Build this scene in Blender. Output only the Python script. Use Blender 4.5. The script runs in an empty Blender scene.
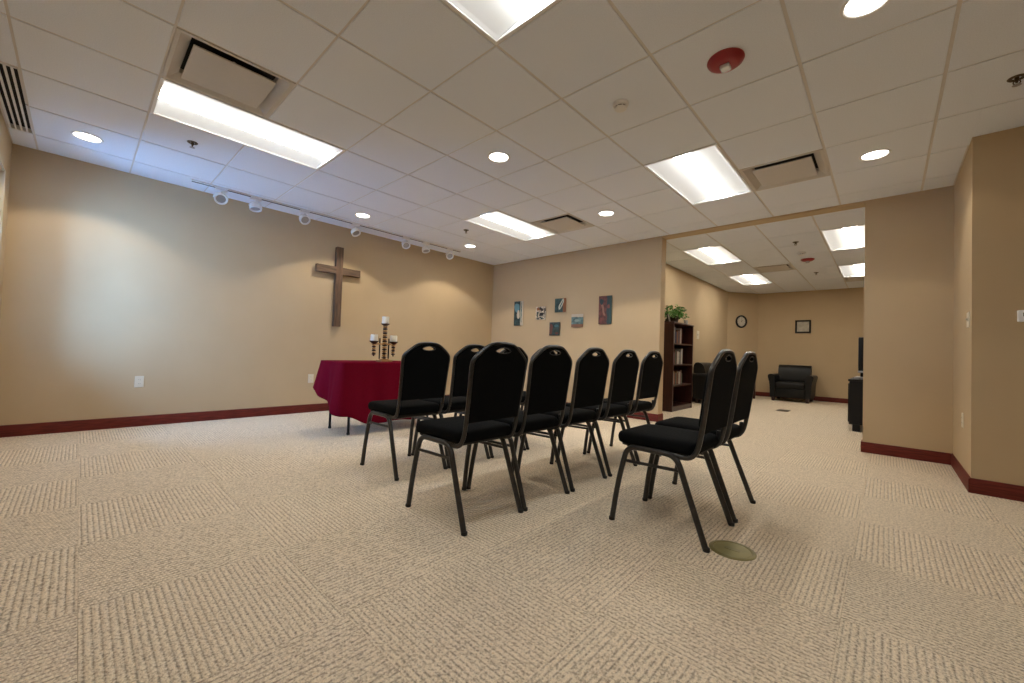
import bpy, bmesh, math, random
from mathutils import Vector, Matrix, Euler
random.seed(7)
SC = bpy.context.scene
COL = SC.collection
PI = math.pi

# ------------------------------------------------------------------ camera, world, exposure
CAM_H = 0.898
def cam_axes(p, r, y):
    fw = Vector((math.cos(p)*math.sin(y), math.cos(p)*math.cos(y), math.sin(p)))
    rt = fw.cross(Vector((0, 0, 1))).normalized(); up = rt.cross(fw)
    return (math.cos(r)*rt+math.sin(r)*up, -math.sin(r)*rt+math.cos(r)*up, fw)
rt, up, fw = cam_axes(0.0258, 0.0338, -0.7492)
cam = bpy.data.cameras.new('camera'); cam.sensor_width = 36; cam.sensor_fit = 'HORIZONTAL'
cam.lens = 402.81/1024*36; cam.clip_start = 0.05
co = bpy.data.objects.new('camera', cam); COL.objects.link(co)
M = Matrix((rt, up, -fw)).transposed().to_4x4(); M.translation = Vector((0, 0, CAM_H))
co.matrix_world = M
SC.camera = co

SKY = 22.0            # daylight outside the window
TROFFER = 13.4       # lens baskets of the ceiling troffers
CAN_W = 34.0         # recessed cans
EXPO = 0.73
w = bpy.data.worlds.new('daylight'); SC.world = w; w.use_nodes = True
bg = w.node_tree.nodes['Background']; bg.inputs[0].default_value = (0.25, 0.52, 1.0, 1); bg.inputs[1].default_value = SKY
vs = SC.view_settings; vs.view_transform = 'Standard'; vs.look = 'None'; vs.exposure = EXPO; vs.gamma = 1; vs.use_curve_mapping = False
SC.cycles.max_bounces = 10; SC.cycles.diffuse_bounces = 6; SC.cycles.transparent_max_bounces = 12
SC.cycles.sample_clamp_indirect = 8

# ------------------------------------------------------------------ room numbers (metres, camera above the origin)
ZC = 2.586                       # ceiling
XL, YE = -5.662, -0.47           # left wall, end wall with the window
YF, TW = 5.486, 0.155            # wall with the opening to the lounge, its thickness
XA, XB = -2.308, -0.172          # opening
XC, YD = 0.452, 4.405            # return wall
XR = 2.6                         # right wall behind the frame
LXL, LXR, LYB = -2.93, 2.2, 11.75  # lounge
G = 0.6096; GX0, GY0 = -1.5907, 0.2843
def gx(j): return GX0 - j*G
def gy(i): return GY0 + i*G
LG = 0.58; LX0, LY0 = -2.38, 6.42
WX0, WX1, WZ0, WZ1 = -5.36, -4.86, 0.7, 2.25    # window in the end wall

# window portal: guides daylight sampling, gives no light of its own
pl = bpy.data.lights.new('window_portal', 'AREA'); pl.shape = 'RECTANGLE'; pl.size = WX1-WX0; pl.size_y = WZ1-WZ0
pl.cycles.is_portal = True
po = bpy.data.objects.new('window_portal', pl); COL.objects.link(po)
po.location = ((WX0+WX1)/2, YE-0.085, (WZ0+WZ1)/2); po.rotation_euler = (PI/2, 0, 0)

# ------------------------------------------------------------------ materials
def new_mat(name):
    m = bpy.data.materials.new(name); m.use_nodes = True
    nt = m.node_tree; return m, nt, nt.nodes['Principled BSDF']
def mat(name, col, rough=0.6, metal=0.0, var=0.0, vscale=8.0, bump=0.0, bscale=200.0, spec=0.5, emit=None, es=0.0, sheen=0.0, stretch=None, coat=0.0):
    m, nt, b = new_mat(name); N = nt.nodes; L = nt.links
    b.inputs['Base Color'].default_value = (*col, 1); b.inputs['Roughness'].default_value = rough
    b.inputs['Metallic'].default_value = metal; b.inputs['Specular IOR Level'].default_value = spec
    b.inputs['Sheen Weight'].default_value = sheen; b.inputs['Coat Weight'].default_value = coat
    if emit: b.inputs['Emission Color'].default_value = (*emit, 1); b.inputs['Emission Strength'].default_value = es
    if var or bump:
        tc = N.new('ShaderNodeTexCoord'); mp = N.new('ShaderNodeMapping'); L.new(tc.outputs['Object'], mp.inputs[0])
        if stretch: mp.inputs['Scale'].default_value = stretch
    if var:
        n = N.new('ShaderNodeTexNoise'); n.inputs['Scale'].default_value = vscale; n.inputs['Detail'].default_value = 5
        L.new(mp.outputs[0], n.inputs['Vector'])
        r = N.new('ShaderNodeValToRGB'); r.color_ramp.elements[0].position = .3; r.color_ramp.elements[1].position = .7
        r.color_ramp.elements[0].color = (*[c*(1-var) for c in col], 1); r.color_ramp.elements[1].color = (*[min(1, c*(1+var)) for c in col], 1)
        L.new(n.outputs[0], r.inputs[0]); L.new(r.outputs[0], b.inputs['Base Color'])
    if bump:
        n2 = N.new('ShaderNodeTexNoise'); n2.inputs['Scale'].default_value = bscale; n2.inputs['Detail'].default_value = 3
        L.new(mp.outputs[0], n2.inputs['Vector'])
        bp = N.new('ShaderNodeBump'); bp.inputs['Strength'].default_value = bump; bp.inputs['Distance'].default_value = 0.002
        L.new(n2.outputs[0], bp.inputs['Height']); L.new(bp.outputs[0], b.inputs['Normal'])
    return m

WALL = mat('tan_wall_paint', (0.51, 0.39, 0.245), 0.75, var=.02, vscale=3, bump=.12, bscale=160, spec=.25)
TILE = mat('ceiling_tile_white', (0.77, 0.815, 0.90), 0.9, var=.05, vscale=180, bump=.35, bscale=260, spec=.15)
GRID = mat('ceiling_grid_white', (0.66, 0.63, 0.61), 0.6, spec=.3)
DARKVOID = mat('plenum_dark', (0.012, 0.012, 0.012), 0.9)
WHITE = mat('white_enamel', (0.80, 0.80, 0.80), 0.45, var=.015, vscale=20)
VENTW = mat('vent_enamel', (0.58, 0.55, 0.52), 0.45, var=.015, vscale=20)
BASE = mat('mahogany_baseboard', (0.125, 0.020, 0.013), 0.5, var=.35, vscale=9, stretch=(1, 1, 14), bump=.05, bscale=60, spec=.2)
PLATE = mat('ivory_plastic', (0.68, 0.62, 0.50), 0.4, var=.01)
SLOT = mat('socket_slot', (0.02, 0.018, 0.015), 0.6)
LENS = mat('troffer_lens', (0.9, 0.9, 0.88), 0.5, emit=(0.94, 0.965, 0.95), es=TROFFER)
SIDE_GLOW = mat('troffer_side_panel_glow', (0.7, 0.7, 0.68), 0.5, emit=(0.97, 0.985, 0.97), es=.22)  # faint glow painted in for basket light the panels reflect
LENSW = mat('troffer_lens_warm', (0.9, 0.9, 0.88), 0.5, emit=(1, 0.93, 0.80), es=TROFFER*1.25)
CANL = mat('can_lens', (0.9, 0.9, 0.85), 0.5, emit=(1, 0.93, 0.82), es=7)
REDP = mat('alarm_red', (0.30, 0.015, 0.02), 0.35, var=.03)
CLEAR = mat('clear_lens', (0.75, 0.78, 0.8), 0.08, metal=.55)
BRASSD = mat('aged_bronze', (0.10, 0.075, 0.05), 0.4, metal=.8, var=.2)
STEEL = mat('chair_frame_enamel', (0.05, 0.049, 0.049), 0.3, metal=.6, var=.15, vscale=60, bump=.06, bscale=400)
RUBBER = mat('black_rubber', (0.012, 0.012, 0.012), 0.7)
FAB = mat('black_fabric', (0.0045, 0.005, 0.0058), 0.95, var=.25, vscale=300, bump=.4, bscale=900, spec=.08)
PAN = mat('seat_underside', (0.01, 0.01, 0.01), 0.8)
CLOTH = mat('burgundy_cloth', (0.135, 0.003, 0.015), 0.8, var=.12, vscale=120, bump=.2, bscale=700, spec=.03)
TLEG = mat('dark_steel_leg', (0.02, 0.02, 0.022), 0.4, metal=.6)
TTOP = mat('laminate_top', (0.25, 0.18, 0.12), 0.5, var=.1)
CROSSW = mat('barn_wood', (0.095, 0.052, 0.028), 0.7, var=.45, vscale=14, stretch=(3, 3, .35), bump=.5, bscale=60)
CROSSH = mat('barn_wood_across', (0.115, 0.068, 0.04), 0.7, var=.45, vscale=14, stretch=(3, .35, 3), bump=.5, bscale=60)
WAX = mat('ivory_wax', (0.80, 0.76, 0.66), 0.45, spec=.4, var=.01)
GOLD = mat('gilt_wood', (0.42, 0.235, 0.085), 0.42, metal=.25, var=.35, vscale=60)
DKWOOD = mat('dark_turned_wood', (0.05, 0.022, 0.012), 0.5, var=.3, vscale=40)
DKIRON = mat('black_iron', (0.012, 0.011, 0.01), 0.5, metal=.4)
ESPRESSO = mat('espresso_wood', (0.040, 0.011, 0.008), 0.32, var=.35, vscale=10, stretch=(4, 4, .5), coat=.1)
LEATHER = mat('black_leather', (0.005, 0.0048, 0.0046), 0.45, var=.2, vscale=30, bump=.25, bscale=120, spec=.3)
BLACKP = mat('black_lacquer', (0.006, 0.006, 0.006), 0.4, spec=.3)
SILVER = mat('silver_plastic', (0.35, 0.35, 0.36), 0.35, metal=.5)
SCREEN = mat('dark_screen', (0.006, 0.006, 0.008), 0.1)
PAPER = mat('paper_pages', (0.62, 0.55, 0.43), 0.8, var=.05)
GREEN = mat('leaf_green', (0.07, 0.24, 0.03), 0.5, var=.5, vscale=30)
POT = mat('terracotta_dark', (0.05, 0.03, 0.02), 0.6)
SOIL = mat('soil', (0.02, 0.014, 0.01), 0.9)
FLBOX = mat('brass_floor_cover', (0.235, 0.205, 0.075), 0.38, metal=.45, var=.12, vscale=14)
FLBOX2 = mat('brass_floor_cover_rim', (0.20, 0.17, 0.065), 0.35, metal=.5, var=.15, vscale=14)
FRAMEW = mat('white_window_frame', (0.7, 0.69, 0.66), 0.45)
CLOCKF = mat('clock_face', (0.55, 0.50, 0.42), 0.5)
GLASSW = mat('drinking_glass', (0.55, 0.55, 0.5), 0.1, metal=.3)

def glass_mat():
    m, nt, b = new_mat('window_glass'); N = nt.nodes; L = nt.links
    out = N['Material Output']; t = N.new('ShaderNodeBsdfTransparent'); g = N.new('ShaderNodeBsdfGlossy'); g.inputs['Roughness'].default_value = .02
    f = N.new('ShaderNodeFresnel'); f.inputs['IOR'].default_value = 1.35
    mx = N.new('ShaderNodeMixShader'); L.new(f.outputs[0], mx.inputs[0]); L.new(t.outputs[0], mx.inputs[1]); L.new(g.outputs[0], mx.inputs[2]); L.new(mx.outputs[0], out.inputs[0])
    N.remove(b); return m
GLASS = glass_mat()

def carpet_mat():
    m, nt, b = new_mat('ribbed_loop_carpet'); N = nt.nodes; L = nt.links
    def math_(op, a, c=None, clamp=False):
        n = N.new('ShaderNodeMath'); n.operation = op; n.use_clamp = clamp
        for i, v in enumerate((a, c)):
            if v is None: continue
            if isinstance(v, (int, float)): n.inputs[i].default_value = v
            else: L.new(v, n.inputs[i])
        return n.outputs[0]
    tc = N.new('ShaderNodeTexCoord'); sp = N.new('ShaderNodeSeparateXYZ'); L.new(tc.outputs['Object'], sp.inputs[0])
    oi = N.new('ShaderNodeObjectInfo')
    nz = N.new('ShaderNodeTexNoise'); nz.inputs['Scale'].default_value = 45; L.new(tc.outputs['Object'], nz.inputs['Vector'])
    wob = math_('MULTIPLY', math_('SUBTRACT', nz.outputs[0], .5), .12)
    r = math_('ADD', math_('MULTIPLY', sp.outputs['Y'], 31/G), wob)
    l = math_('ADD', math_('MULTIPLY', sp.outputs['X'], 1/.0115), math_('MULTIPLY', math_('FLOOR', r), .37))
    # yarn colour: soft speckle drawn out along the rib, shifted from tile to tile
    off = math_('MULTIPLY', oi.outputs['Random'], 37.0)
    def yarn(sx, sy, dz):
        cb = N.new('ShaderNodeCombineXYZ'); L.new(math_('MULTIPLY', sp.outputs['X'], sx), cb.inputs[0]); L.new(math_('MULTIPLY', sp.outputs['Y'], sy), cb.inputs[1]); L.new(math_('ADD', off, dz), cb.inputs[2])
        n = N.new('ShaderNodeTexNoise'); n.inputs['Scale'].default_value = 1; n.inputs['Detail'].default_value = 3; n.inputs['Roughness'].default_value = .6; L.new(cb.outputs[0], n.inputs['Vector']); return n.outputs[0]
    y1 = yarn(95, 110, 0.0); y2 = yarn(105, 52, 5.0)
    rp = N.new('ShaderNodeValToRGB'); e = rp.color_ramp.elements
    cols = [(.30, (.36, .315, .27)), (.40, (.56, .455, .335)), (.50, (.73, .62, .475)), (.60, (.83, .72, .57)), (.70, (.68, .53, .35))]
    e[0].position, e[0].color = cols[0][0], (*cols[0][1], 1); e[1].position, e[1].color = cols[1][0], (*cols[1][1], 1)
    for p_, c_ in cols[2:]:
        k = e.new(p_); k.color = (*c_, 1)
    L.new(y1, rp.inputs[0])
    bar = math_('ABSOLUTE', math_('SINE', math_('MULTIPLY', r, PI)))            # 0 in the gaps between ribs
    loop = math_('ABSOLUTE', math_('SINE', math_('MULTIPLY', l, PI)))
    gap = math_('SUBTRACT', 1.0, math_('MULTIPLY', bar, 1.35), True)
    dot = math_('MULTIPLY', math_('SUBTRACT', y2, .42), 6.0, True)
    dark = math_('MULTIPLY', gap, math_('ADD', .12, math_('MULTIPLY', dot, .88)))
    mx = N.new('ShaderNodeMix'); mx.data_type = 'RGBA'
    L.new(math_('MULTIPLY', dark, .8), mx.inputs[0]); L.new(rp.outputs[0], mx.inputs[6]); mx.inputs[7].default_value = (.16, .13, .105, 1)
    n3 = N.new('ShaderNodeTexNoise'); n3.inputs['Scale'].default_value = 260; L.new(tc.outputs['Object'], n3.inputs['Vector'])
    hv = N.new('ShaderNodeHueSaturation'); L.new(mx.outputs[2], hv.inputs['Color'])
    L.new(math_('ADD', .72, math_('MULTIPLY', n3.outputs[0], .56)), hv.inputs['Value'])
    L.new(hv.outputs[0], b.inputs['Base Color']); b.inputs['Roughness'].default_value = .95; b.inputs['Specular IOR Level'].default_value = .08
    h = math_('ADD', math_('MULTIPLY', bar, math_('ADD', .6, math_('MULTIPLY', loop, .4))), math_('MULTIPLY', n3.outputs[0], .5))
    bp = N.new('ShaderNodeBump'); bp.inputs['Strength'].default_value = .8; bp.inputs['Distance'].default_value = .0035
    L.new(h, bp.inputs['Height']); L.new(bp.outputs[0], b.inputs['Normal'])
    return m
CARPET = carpet_mat()

def art_mat(name, base, layers, scale=9.0, amp=.03):
    """flat print: layers (kind, params, colour) over object-space x (width) and z (height), edges wobbled by noise"""
    m, nt, b = new_mat(name); N = nt.nodes; L = nt.links
    tc = N.new('ShaderNodeTexCoord'); nz = N.new('ShaderNodeTexNoise'); nz.inputs['Scale'].default_value = scale; nz.inputs['Detail'].default_value = 4
    L.new(tc.outputs['Object'], nz.inputs['Vector'])
    s1 = N.new('ShaderNodeVectorMath'); s1.operation = 'SUBTRACT'; L.new(nz.outputs['Color'], s1.inputs[0]); s1.inputs[1].default_value = (.5, .5, .5)
    s2 = N.new('ShaderNodeVectorMath'); s2.operation = 'SCALE'; L.new(s1.outputs[0], s2.inputs[0]); s2.inputs['Scale'].default_value = amp*2
    s3 = N.new('ShaderNodeVectorMath'); s3.operation = 'ADD'; L.new(tc.outputs['Object'], s3.inputs[0]); L.new(s2.outputs[0], s3.inputs[1])
    sp = N.new('ShaderNodeSeparateXYZ'); L.new(s3.outputs[0], sp.inputs[0])
    def mth(op, a, c):
        n = N.new('ShaderNodeMath'); n.operation = op
        for i, v in enumerate((a, c)):
            if isinstance(v, (int, float)): n.inputs[i].default_value = v
            else: L.new(v, n.inputs[i])
        return n.outputs[0]
    n2 = N.new('ShaderNodeTexNoise'); n2.inputs['Scale'].default_value = 22; L.new(tc.outputs['Object'], n2.inputs['Vector'])
    r0 = N.new('ShaderNodeValToRGB'); r0.color_ramp.elements[0].position = .35; r0.color_ramp.elements[1].position = .65
    r0.color_ramp.elements[0].color = (*[c*.45 for c in base], 1); r0.color_ramp.elements[1].color = (*[min(1, c*1.25) for c in base], 1)
    L.new(n2.outputs[0], r0.inputs[0]); cur = r0.outputs[0]
    for kind, p, col in layers:
        if kind == 'x': k = mth('MULTIPLY', mth('GREATER_THAN', sp.outputs['X'], p[0]), mth('LESS_THAN', sp.outputs['X'], p[1]))
        elif kind == 'z': k = mth('MULTIPLY', mth('GREATER_THAN', sp.outputs['Z'], p[0]), mth('LESS_THAN', sp.outputs['Z'], p[1]))
        else:
            a = mth('POWER', mth('DIVIDE', mth('ADD', sp.outputs['X'], mth('ADD', mth('MULTIPLY', sp.outputs['Z'], p[4] if len(p) > 4 else 0.0), -p[0])), p[2]), 2.0)
            c_ = mth('POWER', mth('ABSOLUTE', mth('DIVIDE', mth('SUBTRACT', sp.outputs['Z'], p[1]), p[3]), 0.0), 2.0)
            a = mth('ABSOLUTE', a, 0.0)
            k = mth('LESS_THAN', mth('ADD', a, c_), 1.0)
        mx = N.new('ShaderNodeMix'); mx.data_type = 'RGBA'; L.new(k, mx.inputs[0]); L.new(cur, mx.inputs[6]); mx.inputs[7].default_value = (*col, 1); cur = mx.outputs[2]
    L.new(cur, b.inputs['Base Color']); b.inputs['Roughness'].default_value = .55
    return m

# ------------------------------------------------------------------ mesh helpers
class MB:
    def __init__(s): s.v = []; s.f = []
    def add(s, vs, fs):
        o = len(s.v); s.v += [tuple(v) for v in vs]; s.f += [tuple(i+o for i in f) for f in fs]; return s
    def box(s, x0, x1, y0, y1, z0, z1):
        vs = [(x, y, z) for x in (x0, x1) for y in (y0, y1) for z in (z0, z1)]
        return s.add(vs, [(0, 1, 3, 2), (4, 6, 7, 5), (0, 4, 5, 1), (2, 3, 7, 6), (0, 2, 6, 4), (1, 5, 7, 3)])
    def bbox(s, x0, x1, y0, y1, z0, z1, bev=.01, seg=2):
        bm = bmesh.new(); bmesh.ops.create_cube(bm, size=1)
        bmesh.ops.scale(bm, vec=(x1-x0, y1-y0, z1-z0), verts=bm.verts)
        bmesh.ops.translate(bm, vec=((x0+x1)/2, (y0+y1)/2, (z0+z1)/2), verts=bm.verts)
        bmesh.ops.bevel(bm, geom=bm.edges[:], offset=bev, segments=seg, affect='EDGES', profile=.5)
        s.addbm(bm); return s
    def addbm(s, bm, mtx=None):
        bm.verts.index_update()
        vs = [(mtx @ v.co if mtx else v.co.copy()) for v in bm.verts]
        s.add(vs, [[v.index for v in f.verts] for f in bm.faces]); bm.free(); return s
    def tube(s, pts, r, n=10, closed=False, r2=None, cap=True):
        pts = [Vector(p) for p in pts]; m = len(pts); rings = []
        prev = None
        for i, p in enumerate(pts):
            a = pts[(i-1) % m] if (closed or i > 0) else p; c = pts[(i+1) % m] if (closed or i < m-1) else p
            t = (c-a).normalized()
            if prev is None:
                ref = Vector((0, 0, 1)) if abs(t.z) < .9 else Vector((0, 1, 0))
                nrm = t.cross(ref).normalized()
            else: nrm = (prev - t*prev.dot(t)).normalized()
            prev = nrm; bn = t.cross(nrm)
            rr = r[i] if isinstance(r, (list, tuple)) else r; r2_ = r2 if r2 else rr
            rings.append([p+nrm*math.cos(2*PI*k/n)*rr+bn*math.sin(2*PI*k/n)*r2_ for k in range(n)])
        return s.loft(rings, closed, cap)
    def loft(s, rings, closed=False, cap=True):
        n = len(rings[0]); m = len(rings); vs = [v for R in rings for v in R]; fs = []
        for i in range(m if closed else m-1):
            a = i*n; c = ((i+1) % m)*n
            for k in range(n): fs.append((a+k, a+(k+1) % n, c+(k+1) % n, c+k))
        if cap and not closed:
            fs.append(tuple(range(n))[::-1]); fs.append(tuple((m-1)*n+k for k in range(n)))
        return s.add(vs, fs)
    def lathe(s, prof, c=(0, 0, 0), n=24, axis='z', cap=True):
        c = Vector(c); rings = []
        for r_, h in prof:
            R = []
            for k in range(n):
                a = 2*PI*k/n; p = (r_*math.cos(a), r_*math.sin(a), h)
                if axis == 'x': p = (h, r_*math.cos(a), r_*math.sin(a))
                if axis == 'y': p = (r_*math.sin(a), h, r_*math.cos(a))
                R.append(c+Vector(p))
            rings.append(R)
        return s.loft(rings, False, cap)
    def prism(s, poly, ax, a, b_):
        """poly of 2-D points, extruded from a to b_ along ax"""
        n = len(poly)
        def P(p, t): return {'x': (t, p[0], p[1]), 'y': (p[0], t, p[1]), 'z': (p[0], p[1], t)}[ax]
        vs = [P(p, a) for p in poly]+[P(p, b_) for p in poly]
        fs = [tuple(range(n)), tuple(range(n, 2*n))[::-1]]+[(k, k+n, (k+1) % n+n, (k+1) % n) for k in range(n)]
        return s.add(vs, fs)
    def xf(s, mtx): s.v = [tuple(mtx @ Vector(v)) for v in s.v]; return s
    def build(s, name, m, parent=None, smooth=True, ang=40, kind=None, label=None, loc=None, fix=True):
        me = bpy.data.meshes.new(name); me.from_pydata(s.v, [], s.f); me.update()
        if fix:
            bm = bmesh.new(); bm.from_mesh(me); bmesh.ops.recalc_face_normals(bm, faces=bm.faces); bm.to_mesh(me); bm.free()
        if smooth:
            for p in me.polygons: p.use_smooth = True
            me.set_sharp_from_angle(angle=math.radians(ang))
        me.materials.append(m)
        o = bpy.data.objects.new(name, me); COL.objects.link(o)
        if parent: o.parent = parent
        if kind: o['kind'] = kind
        if label: o['label'] = label
        if loc: o.location = loc
        return o

def rrect(w_, d_, r, n=6, cx=0, cy=0):
    pts = []
    for q, (sx, sy) in enumerate(((1, 1), (-1, 1), (-1, -1), (1, -1))):
        for k in range(n+1):
            a = q*PI/2+k/n*PI/2
            pts.append((cx+sx*(w_/2-r)+r*math.cos(a), cy+sy*(d_/2-r)+r*math.sin(a)))
    return pts
def tag(o, label, cat, group=None):
    o['label'] = label; o['category'] = cat
    if group: o['group'] = group
    return o
def thing(name, label, cat, loc=(0, 0, 0), rz=0, group=None):
    o = bpy.data.objects.new(name, None); o.empty_display_size = .1; COL.objects.link(o); o.location = loc; o.rotation_euler = (0, 0, rz)
    return tag(o, label, cat, group)
def copy_thing(root, label, loc, rz=None, group=None):
    r = root.copy(); COL.objects.link(r); r.location = loc; r['label'] = label
    if rz is not None: r.rotation_euler = (0, 0, rz)
    if group: r['group'] = group
    for ch in list(root.children):
        c = ch.copy(); COL.objects.link(c); c.parent = r
        for g in list(ch.children):
            d = g.copy(); COL.objects.link(d); d.parent = c
    return r
def struct(name, mb, m, parent=None, smooth=False):
    o = mb.build(name, m, parent, smooth)
    if not parent: o['kind'] = 'structure'
    return o

# ------------------------------------------------------------------ floor of carpet tiles
WT = 0.12
slab = MB().box(XL-WT, XR+WT, YE-WT-.1, YF+TW, -.12, -.007).box(LXL-WT, LXR+WT, YF+TW, LYB+WT, -.12, -.007)
floor = struct('floor', slab, CARPET)
CT0, CT1 = -1.94, .645
rects = [(XL, XC, YE, YF), (XA, XB, YF, YF+TW), (LXL, LXR, YF+TW, LYB)]
def main_rects(x0, x1, y0, y1, seam=0):
    """parts of one tile inside the L-shaped main room, cut only where the walls cut it"""
    x0, x1, y0, y1 = max(x0, XL), min(x1, XR), max(y0, YE), min(y1, YF)
    if x1-x0 < .002 or y1-y0 < .002: return []
    if x1 <= XC or y1 <= YD: return [(x0, x1, y0, y1)]
    if x0 >= XC: return [(x0, x1, y0, min(y1, YD))] if y0 < YD else []
    if y0 >= YD: return [(x0, XC, y0, y1)]
    return [(x0, XC+seam, y0, y1), (XC-seam, x1, y0, YD)]
tile_meshes = {}
def carpet_tile(x0, x1, y0, y1, cx, cy, rot):
    g = .0003
    x0 += g; y0 += g; x1 -= g; y1 -= g
    if x1-x0 < .02 or y1-y0 < .02: return
    pts = [(x0-cx, y0-cy), (x1-cx, y0-cy), (x1-cx, y1-cy), (x0-cx, y1-cy)]
    if rot: pts = [(y, -x) for x, y in pts]
    key = tuple(round(c, 4) for p in pts for c in p)
    b = .0006
    if key not in tile_meshes:
        mx_, my_ = sum(p[0] for p in pts)/4, sum(p[1] for p in pts)/4
        inn = [(p[0]+math.copysign(b, mx_-p[0]), p[1]+math.copysign(b, my_-p[1])) for p in pts]
        mb = MB().loft([[(*p, -.0068) for p in pts], [(*p, -.0012) for p in pts], [(*p, 0) for p in inn]])
        o = mb.build('carpet_tile', CARPET, floor, False); tile_meshes[key] = o.data
    else:
        o = bpy.data.objects.new('carpet_tile', tile_meshes[key]); COL.objects.link(o); o.parent = floor
    o.location = (cx, cy, 0); o.rotation_euler = (0, 0, PI/2 if rot else 0)
for kx in range(-8, 9):
    for ky in range(-3, 20):
        tx0, tx1, ty0, ty1 = CT0+kx*G, CT0+(kx+1)*G, CT1+(ky-1)*G, CT1+ky*G
        for x0, x1, y0, y1 in main_rects(tx0, tx1, ty0, ty1): carpet_tile(x0, x1, y0, y1, (tx0+tx1)/2, (ty0+ty1)/2, (kx+ky) % 2 == 1)
        for R in rects[1:]:
            x0, x1, y0, y1 = max(tx0, R[0]), min(tx1, R[1]), max(ty0, R[2]), min(ty1, R[3])
            if x1 > x0 and y1 > y0:
                carpet_tile(x0, x1, y0, y1, (tx0+tx1)/2, (ty0+ty1)/2, (kx+ky) % 2 == 1)

# ------------------------------------------------------------------ walls
struct('wall_left', MB().box(XL-WT, XL, YE-WT, YF, 0, ZC+.1), WALL)
ew = MB()
ew.box(XL, WX0, YE-.08, YE, 0, ZC+.1).box(WX1, XR, YE-.08, YE, 0, ZC+.1).box(WX0, WX1, YE-.08, YE, 0, WZ0).box(WX0, WX1, YE-.08, YE, WZ1, ZC+.1)
struct('wall_end', ew, WALL)
fl = MB().box(XL-WT, XA, YF, YF+TW, 0, ZC+.1)
struct('wall_front', fl, WALL)
struct('wall_header', MB().box(XA, XB, YF, YF+TW, ZC-.018, ZC+.1), WALL)
struct('wall_front_right', MB().box(XB, LXR+WT, YF, YF+TW, 0, ZC+.1), WALL)
struct('wall_return', MB().box(XC, XC+WT, YD, YF, 0, ZC+.1), WALL)
struct('wall_side', MB().box(XC+WT, XR+WT, YD, YD+WT, 0, ZC+.1), WALL)
struct('wall_right', MB().box(XR, XR+WT, YE-WT, YD, 0, ZC+.1), WALL)
# lounge: left wall, the angled corner wall with the clock, far wall, right wall
AX0, AY0, AX1, AY1 = LXL, 11.06, -2.40, LYB
struct('wall_lounge_left', MB().box(LXL-WT, LXL, YF+TW, AY0+.05, 0, ZC+.1), WALL)
struct('wall_lounge_corner', MB().prism([(AX0, AY0), (AX1, AY1), (AX1-.1, AY1+.12), (AX0-.12, AY0+.1)], 'z', 0, ZC+.1), WALL)
struct('wall_lounge_far', MB().box(AX1-.05, LXR+WT, LYB, LYB+WT, 0, ZC+.1), WALL)
struct('wall_lounge_right', MB().box(LXR, LXR+WT, YF+TW, LYB, 0, ZC+.1), WALL)

BH, BT = .105, .013
def skirting(name, x0, y0, x1, y1, nx, ny):
    """board from (x0,y0) to (x1,y1), standing out along (nx,ny), with an eased top edge"""
    prof = [(0, 0), (BT, 0), (BT, BH-.012), (BT*.7, BH-.003), (BT*.35, BH), (0, BH)]
    A = [(x0+nx*a, y0+ny*a, z) for a, z in prof]; B = [(x1+nx*a, y1+ny*a, z) for a, z in prof]
    o = MB().loft([A, B]).build(name, BASE, None, True, 30); o['kind'] = 'structure'; return o
skirting('baseboard_left', XL, YE, XL, YF, 1, 0)
skirting('baseboard_end', XL+BT, YE, XR, YE, 0, 1)
skirting('baseboard_front', XL+BT, YF, XA+BT, YF, 0, -1)
skirting('baseboard_jamb', XA, YF, XA, YF+TW, 1, 0)
skirting('baseboard_front_right', XB-BT, YF, XC-BT, YF, 0, -1)
skirting('baseboard_jamb_right', XB, YF, XB, YF+TW, -1, 0)
skirting('baseboard_return', XC, YD-BT, XC, YF, -1, 0)
skirting('baseboard_side', XC, YD, XR, YD, 0, -1)
skirting('baseboard_lounge_left', LXL, YF+TW, LXL, AY0, 1, 0)
dl = math.hypot(AX1-AX0, AY1-AY0); skirting('baseboard_lounge_corner', AX0, AY0, AX1, AY1, (AY1-AY0)/dl, -(AX1-AX0)/dl)
skirting('baseboard_lounge_far', AX1, LYB, LXR, LYB, 0, -1)

# window in the end wall, left of the frame: the room's daylight
wi = MB()
fy0, fy1 = YE-.06, YE-.03
wi.box(WX0, WX0+.03, fy0, fy1, WZ0, WZ1).box(WX1-.03, WX1, fy0, fy1, WZ0, WZ1).box(WX0+.03, WX1-.03, fy0, fy1, WZ0, WZ0+.03).box(WX0+.03, WX1-.03, fy0, fy1, WZ1-.03, WZ1)
win = struct('window_1', wi, FRAMEW)
mid = (WX0+WX1)/2
MB().box(mid-.015, mid+.015, fy0, fy1, WZ0+.03, WZ1-.03).build('mullion', FRAMEW, win, False)
for a, b_ in ((WX0+.03, mid-.015), (mid+.015, WX1-.03)):
    MB().box(a, b_, fy0+.02, fy0+.026, WZ0+.03, WZ1-.03).build('pane', GLASS, win, False)
MB().bbox(WX0-.0, WX1+.0, YE-.03, YE+.03, WZ0-.0, WZ0+.02, .004).build('window_sill', FRAMEW, win)

struct('ground', MB().box(-30, 25, -30, YE-.3, -.4, -.15), mat('outdoor_paving', (.78, .78, .78), .9, var=.05, vscale=2))
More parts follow.
